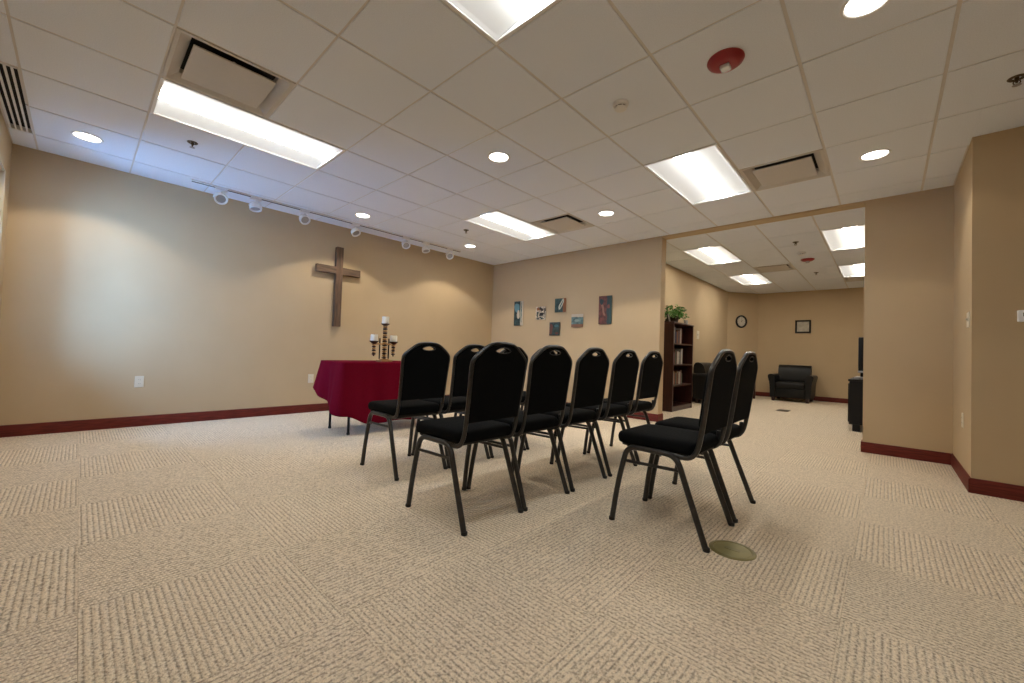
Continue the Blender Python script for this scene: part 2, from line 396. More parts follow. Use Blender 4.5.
# ------------------------------------------------------------------ ceiling: tiles, grid
ceil = struct('ceiling', MB().box(XL-WT, XR+WT, YE-.2, YF+TW, ZC+.12, ZC+.2).box(LXL-WT, LXR+WT, YF+TW, LYB+WT, ZC+.12, ZC+.2), TILE)
used = set()
def cells(js, is_):
    for j in js:
        for i in is_: used.add((j, i))
TROFF = [((-5, -4), (0, 2)), ((3, 4), (0, 2)), ((-1, 0), (0, 2)), ((-1, 0), (5, 7)), ((3, 4), (5, 7))]
for (ja, jb), (ia, ib) in TROFF: cells(range(ja, jb), range(ia, ib))
VENTS = [(2, 0), (2, 6), (-2, 6)]
for v in VENTS: used.add(v)
cells((4, 5), (-2,))        # linear slot diffuser
ct_mesh = {}
def ceil_tile(x0, x1, y0, y1):
    ga, gb = .0085, .006
    x0 += ga; x1 -= ga; y0 += gb; y1 -= gb
    w_, d_ = x1-x0, y1-y0
    if w_ < .015 or d_ < .015: return
    key = (round(w_, 3), round(d_, 3)); b = .002
    if key not in ct_mesh:
        q = lambda i: [(-w_/2+i, -d_/2+i), (w_/2-i, -d_/2+i), (w_/2-i, d_/2-i), (-w_/2+i, d_/2-i)]
        o = MB().loft([[(*p, .019) for p in q(0)], [(*p, b) for p in q(0)], [(*p, 0) for p in q(b)]]).build('ceiling_tile', TILE, ceil, False); ct_mesh[key] = o.data
    else:
        o = bpy.data.objects.new('ceiling_tile', ct_mesh[key]); COL.objects.link(o); o.parent = ceil
    o.location = ((x0+x1)/2, (y0+y1)/2, ZC)
def clip_rects(x0, x1, y0, y1, rs):
    for R in rs:
        a, b_, c, d = max(x0, R[0]), min(x1, R[1]), max(y0, R[2]), min(y1, R[3])
        if b_-a > .002 and d-c > .002: yield a, b_, c, d
MAIN = [(XL, XC, YE, YF), (XC, XR, YE, YD)]
for j in range(-8, 8):
    for i in range(-3, 10):
        if (j, i) in used: continue
        if (j in (4, 5)) and i == -2: continue
        for R in main_rects(gx(j+1), gx(j), gy(i), gy(i+1), .0085): ceil_tile(*R)
ZG = ZC+.005
for j in range(-8, 8):       # main runners, along the room
    x = gx(j)
    if XL < x < XR:
        y1 = YF if x < XC else YD
        MB().box(x-.012, x+.012, gy(-1) if j == 5 else YE, y1, ZG, ZG+.03).build('grid_bar', GRID, ceil, False)
for i in range(-3, 10):      # cross tees, one per bay
    y = gy(i)
    for j in range(-8, 8):
        for R in main_rects(gx(j+1)+.012, gx(j)-.012, y-.012, y+.012):
            if R[3]-R[2] < .02: continue
            if any((ja <= j < jb) and (ia < i < ib) for (ja, jb), (ia, ib) in TROFF): continue
            MB().box(*R, ZG, ZG+.03).build('grid_bar', GRID, ceil, False)
# wall angle trim
def wall_angle(x0, x1, y0, y1): MB().box(x0, x1, y0, y1, ZC+.001, ZC+.02).build('wall_angle', GRID, ceil, False)
wall_angle(XL, XL+.014, YE, YF); wall_angle(XL+.014, XC-.014, YF-.014, YF); wall_angle(XL+.014, XR, YE, YE+.014); wall_angle(XC-.014, XC, YD-.014, YF); wall_angle(XC, XR, YD-.014, YD)
# lounge ceiling
LTROFF = [(0, 0), (3, 0), (0, 4.2), (3, 4.2)]
lx = lambda j: LX0+j*LG
def lcell_used(j, i):
    if j in (0, 3) and i in (0, 1, 4, 5): return True
    return (j, i) in ((1, 3), (3, 6))
LR = [(LXL, LXR, YF+TW, LYB)]
for j in range(-1, 8):
    for i in range(-2, 10):
        if lcell_used(j, i): continue
        for R in clip_rects(lx(j), lx(j+1), LY0+i*.63, LY0+(i+1)*.63, LR):
            if R[3] > AY0 and R[0] < AX1 and R[1] < AX1+.1: R = (max(R[0], AX1), R[1], R[2], R[3])
            if R[1]-R[0] > .05: ceil_tile(*R)
ceil_corner = MB().prism([(LXL, AY0-.4), (AX1, AY0-.4), (AX1, LYB), (AX0, AY0)], 'z', ZC+.003, ZC+.02).build('ceiling_tile', TILE, ceil, False)
for j in range(0, 8): MB().box(lx(j)-.012, lx(j)+.012, YF+TW, LYB, ZG, ZG+.03).build('grid_bar', GRID, ceil, False)
for i in range(-1, 9):
    if i not in (1, 5): MB().box(LXL, LXR, LY0+i*.63-.012, LY0+i*.63+.012, ZG+.001, ZG+.03).build('grid_bar', GRID, ceil, False)

# ------------------------------------------------------------------ ceiling fixtures
def troffer(x0, x1, y0, y1, label, group, lens=None):
    cx, cy = (x0+x1)/2, (y0+y1)/2; w_, d_ = x1-x0, y1-y0
    t = thing('ceiling_light', label, 'ceiling light', (cx, cy, ZC), 0, group)
    X, Y, f = w_/2-.006, d_/2-.006, .018
    m = MB()
    m.box(-X, -X+f, -Y, Y, -.004, .05).box(X-f, X, -Y, Y, -.004, .05).box(-X+f, X-f, -Y, -Y+f, -.004, .05).box(-X+f, X-f, Y-f, Y, -.004, .05)
    m.build('frame', WHITE, t, False)
    MB().box(-X+f, X-f, -Y+f, Y-f, .06, .065).build('housing', WHITE, t, False)
    # side reflector panels curve up from the frame to the lens basket in the middle
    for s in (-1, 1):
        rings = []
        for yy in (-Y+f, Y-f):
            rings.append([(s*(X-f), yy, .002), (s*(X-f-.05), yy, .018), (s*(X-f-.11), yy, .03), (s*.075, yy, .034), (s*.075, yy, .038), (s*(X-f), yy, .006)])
        MB().loft(rings).build('side_panel', SIDE_GLOW, t, True, 60)
    rings = []
    for yy in (-Y+f, Y-f):
        rings.append([(-.075, yy, .034), (-.06, yy, .016), (-.03, yy, .008), (.03, yy, .008), (.06, yy, .016), (.075, yy, .034)])
    MB().loft(rings).build('lens_basket', lens or LENS, t, True, 60)
    return t
GRP = 'recessed fluorescent ceiling lights'
troffer(gx(4), gx(3), gy(0), gy(2), 'long fluorescent ceiling light at left, beside the square air vent and above the left wall', GRP)
troffer(gx(0), gx(-1), gy(0), gy(2), 'fluorescent ceiling light cut off by the top edge of the photo', GRP)
troffer(gx(0), gx(-1), gy(5), gy(7), 'fluorescent ceiling light in front of the lounge opening, beside an air vent', GRP)
troffer(gx(4), gx(3), gy(5), gy(7), 'fluorescent ceiling light near the wall with the six small pictures', GRP)
troffer(gx(-4), gx(-5), gy(0), gy(2), 'added unseen fluorescent light brightening the right part of the room, out of view', GRP)  # extra out-of-view light, added to brighten the right floor and side wall
GL = 'recessed fluorescent lights in the lounge'
troffer(lx(0), lx(1), LY0, LY0+1.26, 'lounge ceiling light at left, nearest the opening', GL, LENSW)
troffer(lx(0), lx(1), LY0+2.52, LY0+3.78, 'lounge ceiling light at left, farther back toward the clock', GL, LENSW)
troffer(lx(3), lx(4), LY0, LY0+1.26, 'lounge ceiling light at right, nearest the opening', GL, LENSW)
troffer(lx(3), lx(4), LY0+2.52, LY0+3.78, 'lounge ceiling light at right, farther back', GL, LENSW)

def can(x, y, label, k=1.0):
    t = thing('recessed_can_light', label, 'downlight', (x, y, ZC), 0, 'round recessed downlights')
    MB().lathe([(.083, .004), (.098, .004), (.098, -.002), (.094, -.006), (.086, -.006), (.080, -.001), (.078, .004)], n=32, cap=False).build('trim_ring', WHITE, t)
    MB().lathe([(.079, .004), (.079, -.001), (.05, -.003), (.001, -.0035)], n=32).build('lens', CANL, t)
    l = bpy.data.lights.new('can_lamp', 'SPOT'); l.energy = CAN_W*k; l.color = (1, .88, .70); l.spot_size = math.radians(118); l.spot_blend = .22; l.shadow_soft_size = .05
    lo = bpy.data.objects.new('can_lamp', l); COL.objects.link(lo); lo.parent = t; lo.location = (0, 0, -.012)
    return t
can(gx(5.5), gy(-.5), 'round downlight at far left beside the black-slotted diffuser', .7)
can(gx(5.5), gy(3.5), 'round downlight near the track lights, above the wooden cross')
can(gx(5.5), gy(6.5), 'round downlight nearest the corner by the end of the track')
can(gx(1.46), gy(3.5), 'round downlight in the middle of the ceiling, above the chairs', .6)
can(gx(1.42), gy(6.45), 'round downlight near the wall above the tallest small picture', 1.5)
can(gx(-2.48), gy(3.53), 'round downlight cut by the top edge at right', .35)
can(gx(-2.48), gy(6.6), 'round downlight at right, right of the air vent by the opening', .35)

def vent(j, i, label, x0=None, y0=None, s=G):
    cx, cy = (gx(j+.5), gy(i+.5)) if x0 is None else (x0+s/2, y0+s/2)
    t = thing('air_vent', label, 'air vent', (cx, cy, ZC), 0, 'square ceiling air diffusers')
    h = s/2-.006
    q = lambda a, z: [(-a, -a, z), (a, -a, z), (a, a, z), (-a, a, z)]
    MB().loft([q(h, .012), q(h, -.003), q(h-.02, -.003), q(h-.075, .035), q(h-.08, .06), q(h-.02, .02)], True).build('frame', VENTW, t, False)
    MB().loft([q(h-.08, .06), q(h-.08, .066)]).build('neck_opening', DARKVOID, t, False)
    MB().loft([q(.205, .006), q(.213, .003), q(.213, -.004), q(.209, -.006)]).build('face_plate', VENTW, t, False)
    for a in (-.12, .12): MB().tube([(a, 0, .004), (a, 0, .061)], .006, 6).build('hanger', VENTW, t)
    return t
vent(2, 0, 'square air vent beside the long light at left')
vent(2, 6, 'square air vent beside the light near the six pictures')
vent(-2, 6, 'square air vent beside the light in front of the lounge opening')
vent(0, 0, 'square air vent in the lounge ceiling', lx(1), LY0+3*.63, LG)
vent(0, 0, 'square air vent behind the far right light of the lounge', lx(3), LY0+6*.63, LG)

# linear slot diffuser at far left
t = thing('slot_diffuser', 'white linear slot diffuser with black slots in the far left ceiling corner', 'air vent', (gx(5), 0, ZC))
ya, yb = gy(-1)-.012, YE+.012
xa, xb = -G+.01, G-.01
SDW = ya-yb
for q0, q1 in ((xa, xa+.012), (xb-.012, xb)): MB().box(q0, q1, yb, ya, -.003, .03).build('end_cap', WHITE, t, False)
nb = 4; pitch = SDW/nb
MB().box(xa, xb, yb, ya, .03, .034).build('plenum', DARKVOID, t, False)
for k in range(nb):
    yy = ya-pitch*k
    MB().box(xa+.012, xb-.012, yy-pitch+.002, yy-pitch*.52, -.003, .001).build('slat', WHITE, t, False)

# sprinklers
def sprinkler(x, y, label, z=ZC):
    t = thing('fire_sprinkler', label, 'sprinkler', (x, y, z), 0, 'ceiling fire sprinklers')
    MB().lathe([(.036, .002), (.038, -.002), (.034, -.006), (.02, -.006), (.018, .002)], n=24).build('escutcheon', BRASSD, t)
    MB().lathe([(.01, .0), (.01, -.02), (.006, -.022), (.006, -.03)], n=12).tube([(.011, 0, -.018), (.014, 0, -.03), (.004, 0, -.043)], .003, 6).tube([(-.011, 0, -.018), (-.014, 0, -.03), (-.004, 0, -.043)], .003, 6).build('frame', BRASSD, t)
    MB().lathe([(.018, -.043), (.019, -.045), (.004, -.047)], n=16).build('deflector', SILVER, t)
    return t
sprinkler(gx(4.5), gy(.5), 'small bronze sprinkler between the long left light and the track')
sprinkler(gx(4.5), gy(5.5), 'small bronze sprinkler near the far end of the track lights')
sprinkler(gx(-3.5), gy(5.5), 'small bronze sprinkler at the right edge of the ceiling')
sprinkler(-.95, 6.84, 'sprinkler in the lounge ceiling just inside the opening')
sprinkler(-.98, 9.4, 'sprinkler farther back in the lounge ceiling')

def smoke(x, y, label):
    t = thing('smoke_detector', label, 'smoke detector', (x, y, ZC))
    MB().lathe([(.052, .002), (.052, -.012), (.048, -.018), (.046, -.018)], n=32).build('base', WHITE, t)
    MB().lathe([(.036, -.018), (.036, -.034)], n=32).build('sensing_chamber', SLOT, t)
    MB().lathe([(.046, -.018), (.047, -.022), (.037, -.024)], n=32).lathe([(.040, -.031), (.039, -.038), (.03, -.045), (.001, -.047)], n=32).build('cover', WHITE, t)
    for k in range(8):
        a = k*PI/4; MB().tube([(.039*math.cos(a), .039*math.sin(a), -.022), (.038*math.cos(a), .038*math.sin(a), -.033)], .004, 6).build('cover_rib', WHITE, t)
smoke(gx(-.45), gy(3.48), 'small white smoke detector on the ceiling beside the red alarm')
smoke(-.97, 7.55, 'small white smoke detector in the lounge ceiling')
def strobe(x, y, label):
    t = thing('alarm_strobe', label, 'fire alarm', (x, y, ZC))
    MB().lathe([(.093, .002), (.095, -.006), (.09, -.016), (.07, -.03), (.05, -.036), (.001, -.037)], n=40).build('housing', REDP, t)
    MB().bbox(-.026, .026, -.026, .026, -.058, -.034, .008, 3).build('strobe_lens', CLEAR, t)
    MB().lathe([(.006, -.036), (.006, -.05)], n=10).build('flash_tube', WHITE, t)
strobe(gx(-1.5), gy(3.5), 'round red fire alarm strobe on the main ceiling')
strobe(-.96, 8.1, 'round red fire alarm strobe on the lounge ceiling')

# track with seven lamp heads
t = thing('track_light', 'white ceiling track with seven small round lamp heads along the left wall', 'track light', (-5.325, 0, ZC))
MB().bbox(-.018, .018, .73, 4.36, -.019, .0, .003, 1).build('rail', WHITE, t)
MB().box(-.012, .012, .735, 4.355, -.0205, -.0188).build('rail_slot', SLOT, t, False)
for y, dz, yaw, tilt in ((.99, 0, -95, 50), (1.32, 0, -90, 14), (1.85, 0, -80, 50), (2.51, 0, -70, 36), (3.30, 0, -100, 42), (3.66, 0, -90, 20), (4.13, 0, -105, 50)):
    h = bpy.data.objects.new('lamp_head', None)
    m = MB().bbox(-.019, .019, y-.055, y+.055, -.046, -.02, .004, 1).lathe([(.011, -.046), (.011, -.06)], (0, y, 0), 12)
    h = m.build('lamp_head', WHITE, t)
    Rm = Matrix.Translation((0, y, -.118)) @ Matrix.Scale(1.25, 4) @ Euler((math.radians(tilt), 0, math.radians(yaw))).to_matrix().to_4x4()
    m = MB().tube([(.052*math.cos(a), 0, .052*math.sin(a)) for a in [PI*k/10 for k in range(11)]], .004, 6)
    m.xf(Matrix.Translation((0, y, -.125)) @ Matrix.Scale(1.25, 4) @ Euler((0, 0, math.radians(yaw))).to_matrix().to_4x4()); m.build('yoke', WHITE, h)
    m = MB().lathe([(.018, .03), (.034, .026), (.046, .012), (.050, -.012), (.050, -.03), (.044, -.032), (.036, -.022)], n=28, cap=False).lathe([(.018, .03), (.001, .031)], n=28, cap=False); m.xf(Rm); m.build('lamp_ring', WHITE, h)
    m = MB().lathe([(.037, -.02), (.03, -.012), (.001, -.006)], n=24); m.xf(Rm); m.build('reflector', SILVER, h)

# ------------------------------------------------------------------ chairs
def smooth_path(pts, it=2):
    pts = [Vector(p) for p in pts]
    for _ in range(it):
        q = [pts[0]]
        for a, b_ in zip(pts, pts[1:]): q += [a*.75+b_*.25, a*.25+b_*.75]
        q.append(pts[-1]); pts = q
    return pts
def back_u(z): return .444+.135*(z-.49)
def make_chair(label, loc, group):
    t = thing('banquet_chair', label, 'chair', loc, 0, group)
    # local axes: +x to the back, y across, front feet at x = 0
    # seat cushion
    W_, D_ = .42, .40
    prof = [(.016, .424), (.004, .427), (0, .436), (-.003, .455), (0, .470), (.006, .479), (.018, .485), (.05, .489), (.10, .492)]
    rings = []
    for ins, z in prof:
        rings.append([(x, y, z) for x, y in rrect(W_-2*ins+0, D_-2*ins, max(.02, .05-ins*.5), 5, .215, 0)])
    m = MB().loft([[(y*.0+p[0], p[1], p[2]) for p in R] for R in rings]); m.build('seat', FAB, t, True, 50)
    MB().prism(rrect(.39, .375, .05, 4, .215, 0), 'z', .413, .426).build('seat_pan', PAN, t, False)
    # back panel with hand hole
    left = smooth_path([(-.181, .535, 0), (-.185, .66, 0), (-.190, .78, 0), (-.192, .83, 0), (-.183, .852, 0), (-.162, .872, 0), (-.128, .899, 0), (-.098, .922, 0), (-.072, .934, 0), (-.035, .938, 0), (0, .939, 0)], 2)
    L2 = [(p.x, p.y) for p in left]; poly = L2+[(-x, z) for x, z in L2[-2::-1]]
    poly += [(.181-.362*k/16, .535) for k in range(1, 16)]
    hole = []
    for y_, z_ in poly:                        # hand hole: same number of points, seen from its centre
        a = math.atan2((z_-.908)/.25, y_); v = .056*math.cos(a); h_ = .0165*math.sin(a)
        hole.append((v, .910+h_-(.12*abs(v) if h_ > 0 else .02*abs(v))))
    th = .012
    def sheet(P, d): return [(back_u(z_)+d, y_, z_) for y_, z_ in P]
    m = MB().loft([sheet(poly, th), sheet(hole, th), sheet(hole, -th), sheet(poly, -th)], True); m.build('backrest', FAB, t, True, 35)
    # padded front of the back
    q = smooth_path([(-.165, .56, 0), (-.17, .70, 0), (-.172, .815, 0), (-.145, .845, 0), (-.09, .874, 0), (0, .880, 0)], 2)
    P2 = [(p.x, p.y) for p in q]; P2 = P2+[(-x, z) for x, z in P2[-2::-1]]
    cz = .72
    rings = []
    for s_, d in ((1, -.010), (.985, -.022), (.93, -.032), (.80, -.038), (.5, -.040), (.1, -.040)):
        rings.append([(back_u(cz+(z-cz)*s_)+d, y*s_, cz+(z-cz)*s_) for y, z in P2])
    MB().loft(rings).build('back_cushion', FAB, t, True, 50)
    # hand hole rim
    MB().tube([(back_u(z)+.011, y, z) for y, z in hole], .003, 6, True).build('handle_rim', STEEL, t)
    # back frame: one bent tube round the back and under the seat
    half = [(.10, -.186, .420), (.30, -.186, .412), (.385, -.186, .402), (.425, -.187, .43), (back_u(.50), -.187, .50), (back_u(.70), -.192, .70), (back_u(.78), -.196, .78), (back_u(.835), -.199, .835), (back_u(.860), -.190, .860), (back_u(.881), -.168, .881), (back_u(.909), -.132, .909), (back_u(.932), -.100, .932), (back_u(.944), -.072, .944), (back_u(.948), -.035, .948), (back_u(.949), 0, .949)]
    pts = half+[(x, -y, z) for x, y, z in half[-2::-1]]
    MB().tube(smooth_path(pts, 2), .0105, 10, r2=.0125).build('back_frame', STEEL, t)
    for s in (-1, 1):
        def v(z): return s*(.207-.014*min(1, z/.40))
        front = [(0, 0), (.026, .20), (.055, .335), (.068, .385), (.10, .410), (.14, .412), (.20, .412)]
        rear = [(.20, .412), (.27, .412), (.315, .408), (.348, .378), (.372, .31), (.43, .155), (.488, 0)]
        for nm, P in (('front', front), ('rear', rear)):
            path = smooth_path([(x, v(z), z) for x, z in P], 2)
            if nm == 'front': foot = path[0]; path[0] = path[0]+Vector((.0005, 0, .004))
            else: foot = path[-1]; path[-1] = path[-1]+Vector((-.001, 0, .004))
            lg = MB().tube(path, .0145, 12).build('leg', STEEL, t)
            MB().lathe([(.014, 0), (.016, .002), (.016, .016), (.014, .018)], foot, 12).build('glide', RUBBER, lg)
        MB().tube([(.050, v(.33), .333), (.355, v(.34), .339)], .0085, 8).build('stretcher', STEEL, t)
    for x, z in ((.10, .405), (.325, .395)):
        MB().tube([(x, -.192, z), (x, .192, z)], .0095, 8).build('cross_bar', STEEL, t)
    # seat screws on the back frame, ganging plate between chairs
    MB().bbox(.405, .43, .196, .214, .455, .50, .003, 1).build('ganging_plate', STEEL, t)
    for ch in t.children:                       # crown a touch lower
        if ch.name.split('.')[0] in ('backrest', 'back_frame', 'handle_rim'):
            for v_ in ch.data.vertices: v_.co.z -= .060*max(0, v_.co.z-.80)
    return t
g1, g2, g3 = 'front row of black banquet chairs', 'middle row of black banquet chairs', 'back row of two black banquet chairs'
c0 = make_chair('black banquet chair leftmost of all, front row, standing closest to the red table', (-2.915, 1.715, 0), g1)
for y, l in ((2.165, 'black banquet chair second from left in the front row, seen between two nearer chairs'), (2.62, 'front-row black banquet chair hidden behind the large nearest middle-row chair'), (3.08, 'last front-row black banquet chair, its shoulder peeking out between middle-row chairs')):
    copy_thing(c0, l, (-2.915, y, 0), None, g1)
for y, l in ((1.522, 'largest and nearest chair of the middle row, full black back toward the camera'), (1.972, 'second chair of the middle row, right of the large nearest chair'), (2.447, 'third and central chair of the five in the middle row'), (2.935, 'fourth chair of the middle row, second from its far end'), (3.415, 'fifth chair of the middle row, farthest one in front of the bookcase')):
    copy_thing(c0, l, (-1.985, y, 0), None, g2)
for y, l in ((2.235, 'black chair at right with its full seat in view, beside the brass floor cover'), (2.715, 'black chair at far right, behind its twin and nearest the lounge opening')):
    copy_thing(c0, l, (-1.095, y, 0), None, g3)

# ------------------------------------------------------------------ table, cloth, candle holder
TX0, TX1, TY0, TY1, TZ = -4.49, -3.94, 1.80, 2.96, .735
t = thing('folding_table', 'small folding table with dark steel legs under the burgundy cloth', 'table', ((TX0+TX1)/2, (TY0+TY1)/2, 0))
hw, hl = (TX1-TX0)/2, (TY1-TY0)/2
MB().prism(rrect(2*hw, 2*hl, .03, 4), 'z', TZ-.028, TZ).build('tabletop', TTOP, t, False)
MB().box(-hw+.05, hw-.05, -hl+.05, -hl+.07, TZ-.06, TZ-.028).box(-hw+.05, hw-.05, hl-.07, hl-.05, TZ-.06, TZ-.028).build('apron', TLEG, t, False)
for sy in (-1, 1):
    for sx in (-1, 1):
        lg = MB().tube([(sx*.22, sy*(hl-.10), TZ-.03), (sx*.22, sy*(hl-.10), .012)], .0125, 10).build('leg', TLEG, t)
        MB().lathe([(.013, 0), (.016, .003), (.016, .022), (.013, .024)], (sx*.22, sy*(hl-.10), 0), 12).build('foot_cap', RUBBER, lg)
    MB().tube([(-.22, sy*(hl-.10), .30), (.22, sy*(hl-.10), .30)], .009, 8).build('leg_brace', TLEG, t)

def cloth_mesh():
    cx, cy = (TX0+TX1)/2, (TY0+TY1)/2
    # dense perimeter, counter-clockwise
    per = []
    r = .025; n = 240
    base_ = rrect(TX1-TX0+.008, TY1-TY0+.008, r, 8, cx, cy)
    P = [Vector((x, y)) for x, y in base_]; P.append(P[0]); Ls = [0]
    for a, b_ in zip(P, P[1:]): Ls.append(Ls[-1]+(b_-a).length)
    for k in range(n):
        s = Ls[-1]*k/n
        i = max(j for j in range(len(Ls)-1) if Ls[j] <= s)
        p = P[i].lerp(P[i+1], (s-Ls[i])/max(1e-9, Ls[i+1]-Ls[i])); per.append((p, s))
    def drop(p):
        fx = (p.x-TX0)/(TX1-TX0); fy = (p.y-TY0)/(TY1-TY0)
        fx = min(1, max(0, fx)); e = min(fy, 1-fy); e = max(0, min(1, e/.28)); e = e*e*(3-2*e)
        front = .53+.10*e
        return .27+(front-.27)*(fx**.75) if fx < .995 else front
    rows = [0, .015, .04, .08, .14, .22, .32, .44, .56, .68, .80, .90, .97, 1]
    rings = []
    zt = TZ+.003
    def ring_top(k): return [Vector((cx+(p.x-cx)*k, cy+(p.y-cy)*k, zt)) for p, s in per]
    rings.append(ring_top(.02)); rings.append(ring_top(.6)); rings.append(ring_top(.985))
    for t_ in rows:
        R = []
        for p, s in per:
            d = Vector((p.x-cx, p.y-cy))
            # outward normal of a rounded rectangle
            nx = max(-1, min(1, (abs(d.x)-(hw-r))/r)) if abs(d.x) > hw-r else 0
            ny = max(-1, min(1, (abs(d.y)-(hl-r))/r)) if abs(d.y) > hl-r else 0
            nv = Vector((math.copysign(nx, d.x), math.copysign(ny, d.y)));
            corner = min(abs(nx), abs(ny))
            nv = nv.normalized() if nv.length > 0 else Vector((1, 0))
            dist_c = math.hypot(max(0, hw-abs(d.x)), max(0, hl-abs(d.y)))
            cflare = math.exp(-(dist_c/.13)**2)
            dp = drop(p)
            fold = math.sin(s*21+.6)*.6+math.sin(s*37+1.9)*.35+math.sin(s*9+.3)*.35
            amp = .024*t_**.8*(1-.3*cflare)
            off = .004+t_*.03+amp*fold+t_*cflare*.045
            off = max(.004, off)
            z = zt-.004-dp*t_+(.010*math.sin(s*9+1)*t_)
            if t_ == 0: off, z = .003, zt-.0015
            R.append(Vector((p.x+nv.x*off, p.y+nv.y*off, z)))
        rings.append(R)
    return MB().loft(rings, False, False)
mb = cloth_mesh()
tc = mb.build('tablecloth', CLOTH, None, True, 180)
so = tc.modifiers.new('thickness', 'SOLIDIFY'); so.thickness = .0018; so.offset = 1
tag(tc, 'burgundy red tablecloth draped over the small table below the cross', 'tablecloth')

KX, KY, KZ = -4.18, 2.37, TZ+.0045
t = thing('candle_holder', 'turned gilt and dark wood three-candle holder on the red table', 'candle holder', (KX, KY, KZ))
m = MB().bbox(-.05, .05, -.075, .075, 0, .018, .005, 2).bbox(-.032, .032, -.05, .05, .018, .032, .004, 2); m.build('base', GOLD, t)
def beads(n, z0, z1, r0, r1, cy, nmg='bead'):
    h = (z1-z0)/n
    for k in range(n):
        z = z0+k*h
        prof = [(r0, z), (r1*.9, z+h*.25), (r1, z+h*.5), (r1*.9, z+h*.75), (r0, z+h)]
        MB().lathe(prof, (0, cy, 0), 16).build(nmg, GOLD if k % 2 else DKWOOD, t)
beads(16, .032, .405, .012, .027, 0)
for s in (-1.2, 1.04):
    beads(6, .075, .195, .009, .023, s*.108)
    MB().lathe([(.003, .058), (.010, .066), (.008, .075)], (0, s*.108, 0), 12).build('finial', DKWOOD, t)
    MB().tube([(0, s*.05, .03), (0, s*.05, .262)], .0075, 8).build('rod', DKIRON, t)
    MB().lathe([(.018, .195), (.030, .206), (.048, .222), (.050, .230), (.044, .230), (.04, .227)], (0, s*.108, 0), 24).build('candle_cup', DKWOOD, t)
MB().bbox(-.011, .011, -.155, .14, .19, .207, .004, 2).build('crossbar', GOLD, t)
MB().lathe([(.016, .405), (.03, .412), (.046, .424), (.047, .431), (.04, .430)], (0, 0, 0), 24).build('candle_cup', DKWOOD, t)
def candle(y, z, h, label):
    c = thing('pillar_candle', label, 'candle', (KX, KY+y, z), 0, 'ivory pillar candles')
    MB().lathe([(.036, 0), (.0385, .002), (.0385, h-.004), (.036, h), (.028, h-.002), (.012, h-.006), (.001, h-.006)], n=28).build('wax_body', WAX, c)
    MB().tube([(0, 0, h-.007), (.001, .001, h+.008)], .0015, 6).build('wick', DKIRON, c)
candle(0, KZ+.4315, .078, 'ivory pillar candle on the tall middle cup of the holder')
candle(-1.2*.108, KZ+.2305, .07, 'ivory pillar candle on the left cup of the holder')
candle(1.04*.108, KZ+.2305, .07, 'ivory pillar candle on the right cup of the holder')

# ------------------------------------------------------------------ cross
t = thing('wooden_cross', 'rough brown wooden cross hung on the left wall', 'cross', (XL, 2.43, 1.17))
MB().bbox(.022, .085, -.047, .047, 0, 1.105, .004, 1).build('upright', CROSSW, t)
MB().bbox(.0235, .0835, -.305, .305, .725, .825, .004, 1).build('crossbeam', CROSSH, t)
MB().box(0, .024, -.03, .03, .76, .79).build('hanger', TLEG, t, False)

# ------------------------------------------------------------------ six small pictures
def picture(x0, x1, z0, z1, m, label, d=.022):
    t = thing('wall_picture', label, 'picture', ((x0+x1)/2, YF, (z0+z1)/2), 0, 'six small unframed pictures')
    w_, h_ = (x1-x0)/2, (z1-z0)/2
    q = lambda a, y: [(-w_+a, y, -h_+a), (w_-a, y, -h_+a), (w_-a, y, h_-a), (-w_+a, y, h_-a)]
    MB().loft([q(.012, -.001), q(.012, -d+.008)]).build('backing', SLOT, t, False)
    MB().loft([q(0, -d+.008), q(0, -d+.002), q(.002, -d)]).build('panel', m, t, False)
TEAL, DTEAL, CREAM, RUST, MAR, BLK = (.05, .135, .15), (.015, .04, .045), (.55, .48, .38), (.25, .09, .03), (.12, .03, .022), (.012, .012, .012)
picture(-5.055, -4.835, 1.385, 1.83, art_mat('print_teal_figure', (.025, .06, .065), [('x', (.045, .2), CREAM), ('e', (-.04, .10, .06, .09), (.12, .26, .30)), ('e', (.0, -.02, .032, .08), CREAM), ('e', (.07, .02, .012, .2), TEAL)]), 'tall narrow teal and cream picture, leftmost of the six')
picture(-4.535, -4.315, 1.475, 1.705, art_mat('print_cream_branches', CREAM, [('e', (.03, -.02, .05, .03, -.5), BLK), ('e', (-.05, .07, .03, .018), RUST), ('e', (.05, .07, .025, .04, .6), BLK), ('e', (-.07, -.02, .012, .05), DTEAL), ('e', (0, -.09, .10, .012), DTEAL), ('e', (.09, .03, .012, .07), BLK)], 25, .05), 'small cream picture with dark branches, second from the left')
picture(-4.12, -3.895, 1.59, 1.822, art_mat('print_pale_leaf', (.04, .085, .08), [('x', (.055, .3), RUST), ('e', (.015, .02, .035, .085, -.45), (.55, .55, .42)), ('e', (.02, .015, .012, .06, -.45), TEAL)]), 'small dark picture with a pale leaf, uppermost of the middle three')
picture(-3.775, -3.552, 1.335, 1.545, art_mat('print_teal_horizon', (.13, .22, .22), [('z', (-.3, -.055), (.22, .10, .055)), ('z', (.055, .3), CREAM), ('e', (.0, .0, .05, .02), (.25, .33, .30))], 9, .015), 'small picture of pale teal over brown, lower right of the middle group')
picture(-4.222, -4.008, 1.20, 1.424, art_mat('print_dark_teal', (.03, .055, .055), [('e', (-.07, 0, .035, .09), (.12, .04, .03)), ('e', (.04, .05, .05, .025), TEAL), ('e', (.05, -.07, .04, .02), MAR)]), 'small dark teal and brown picture, lowest of the six')
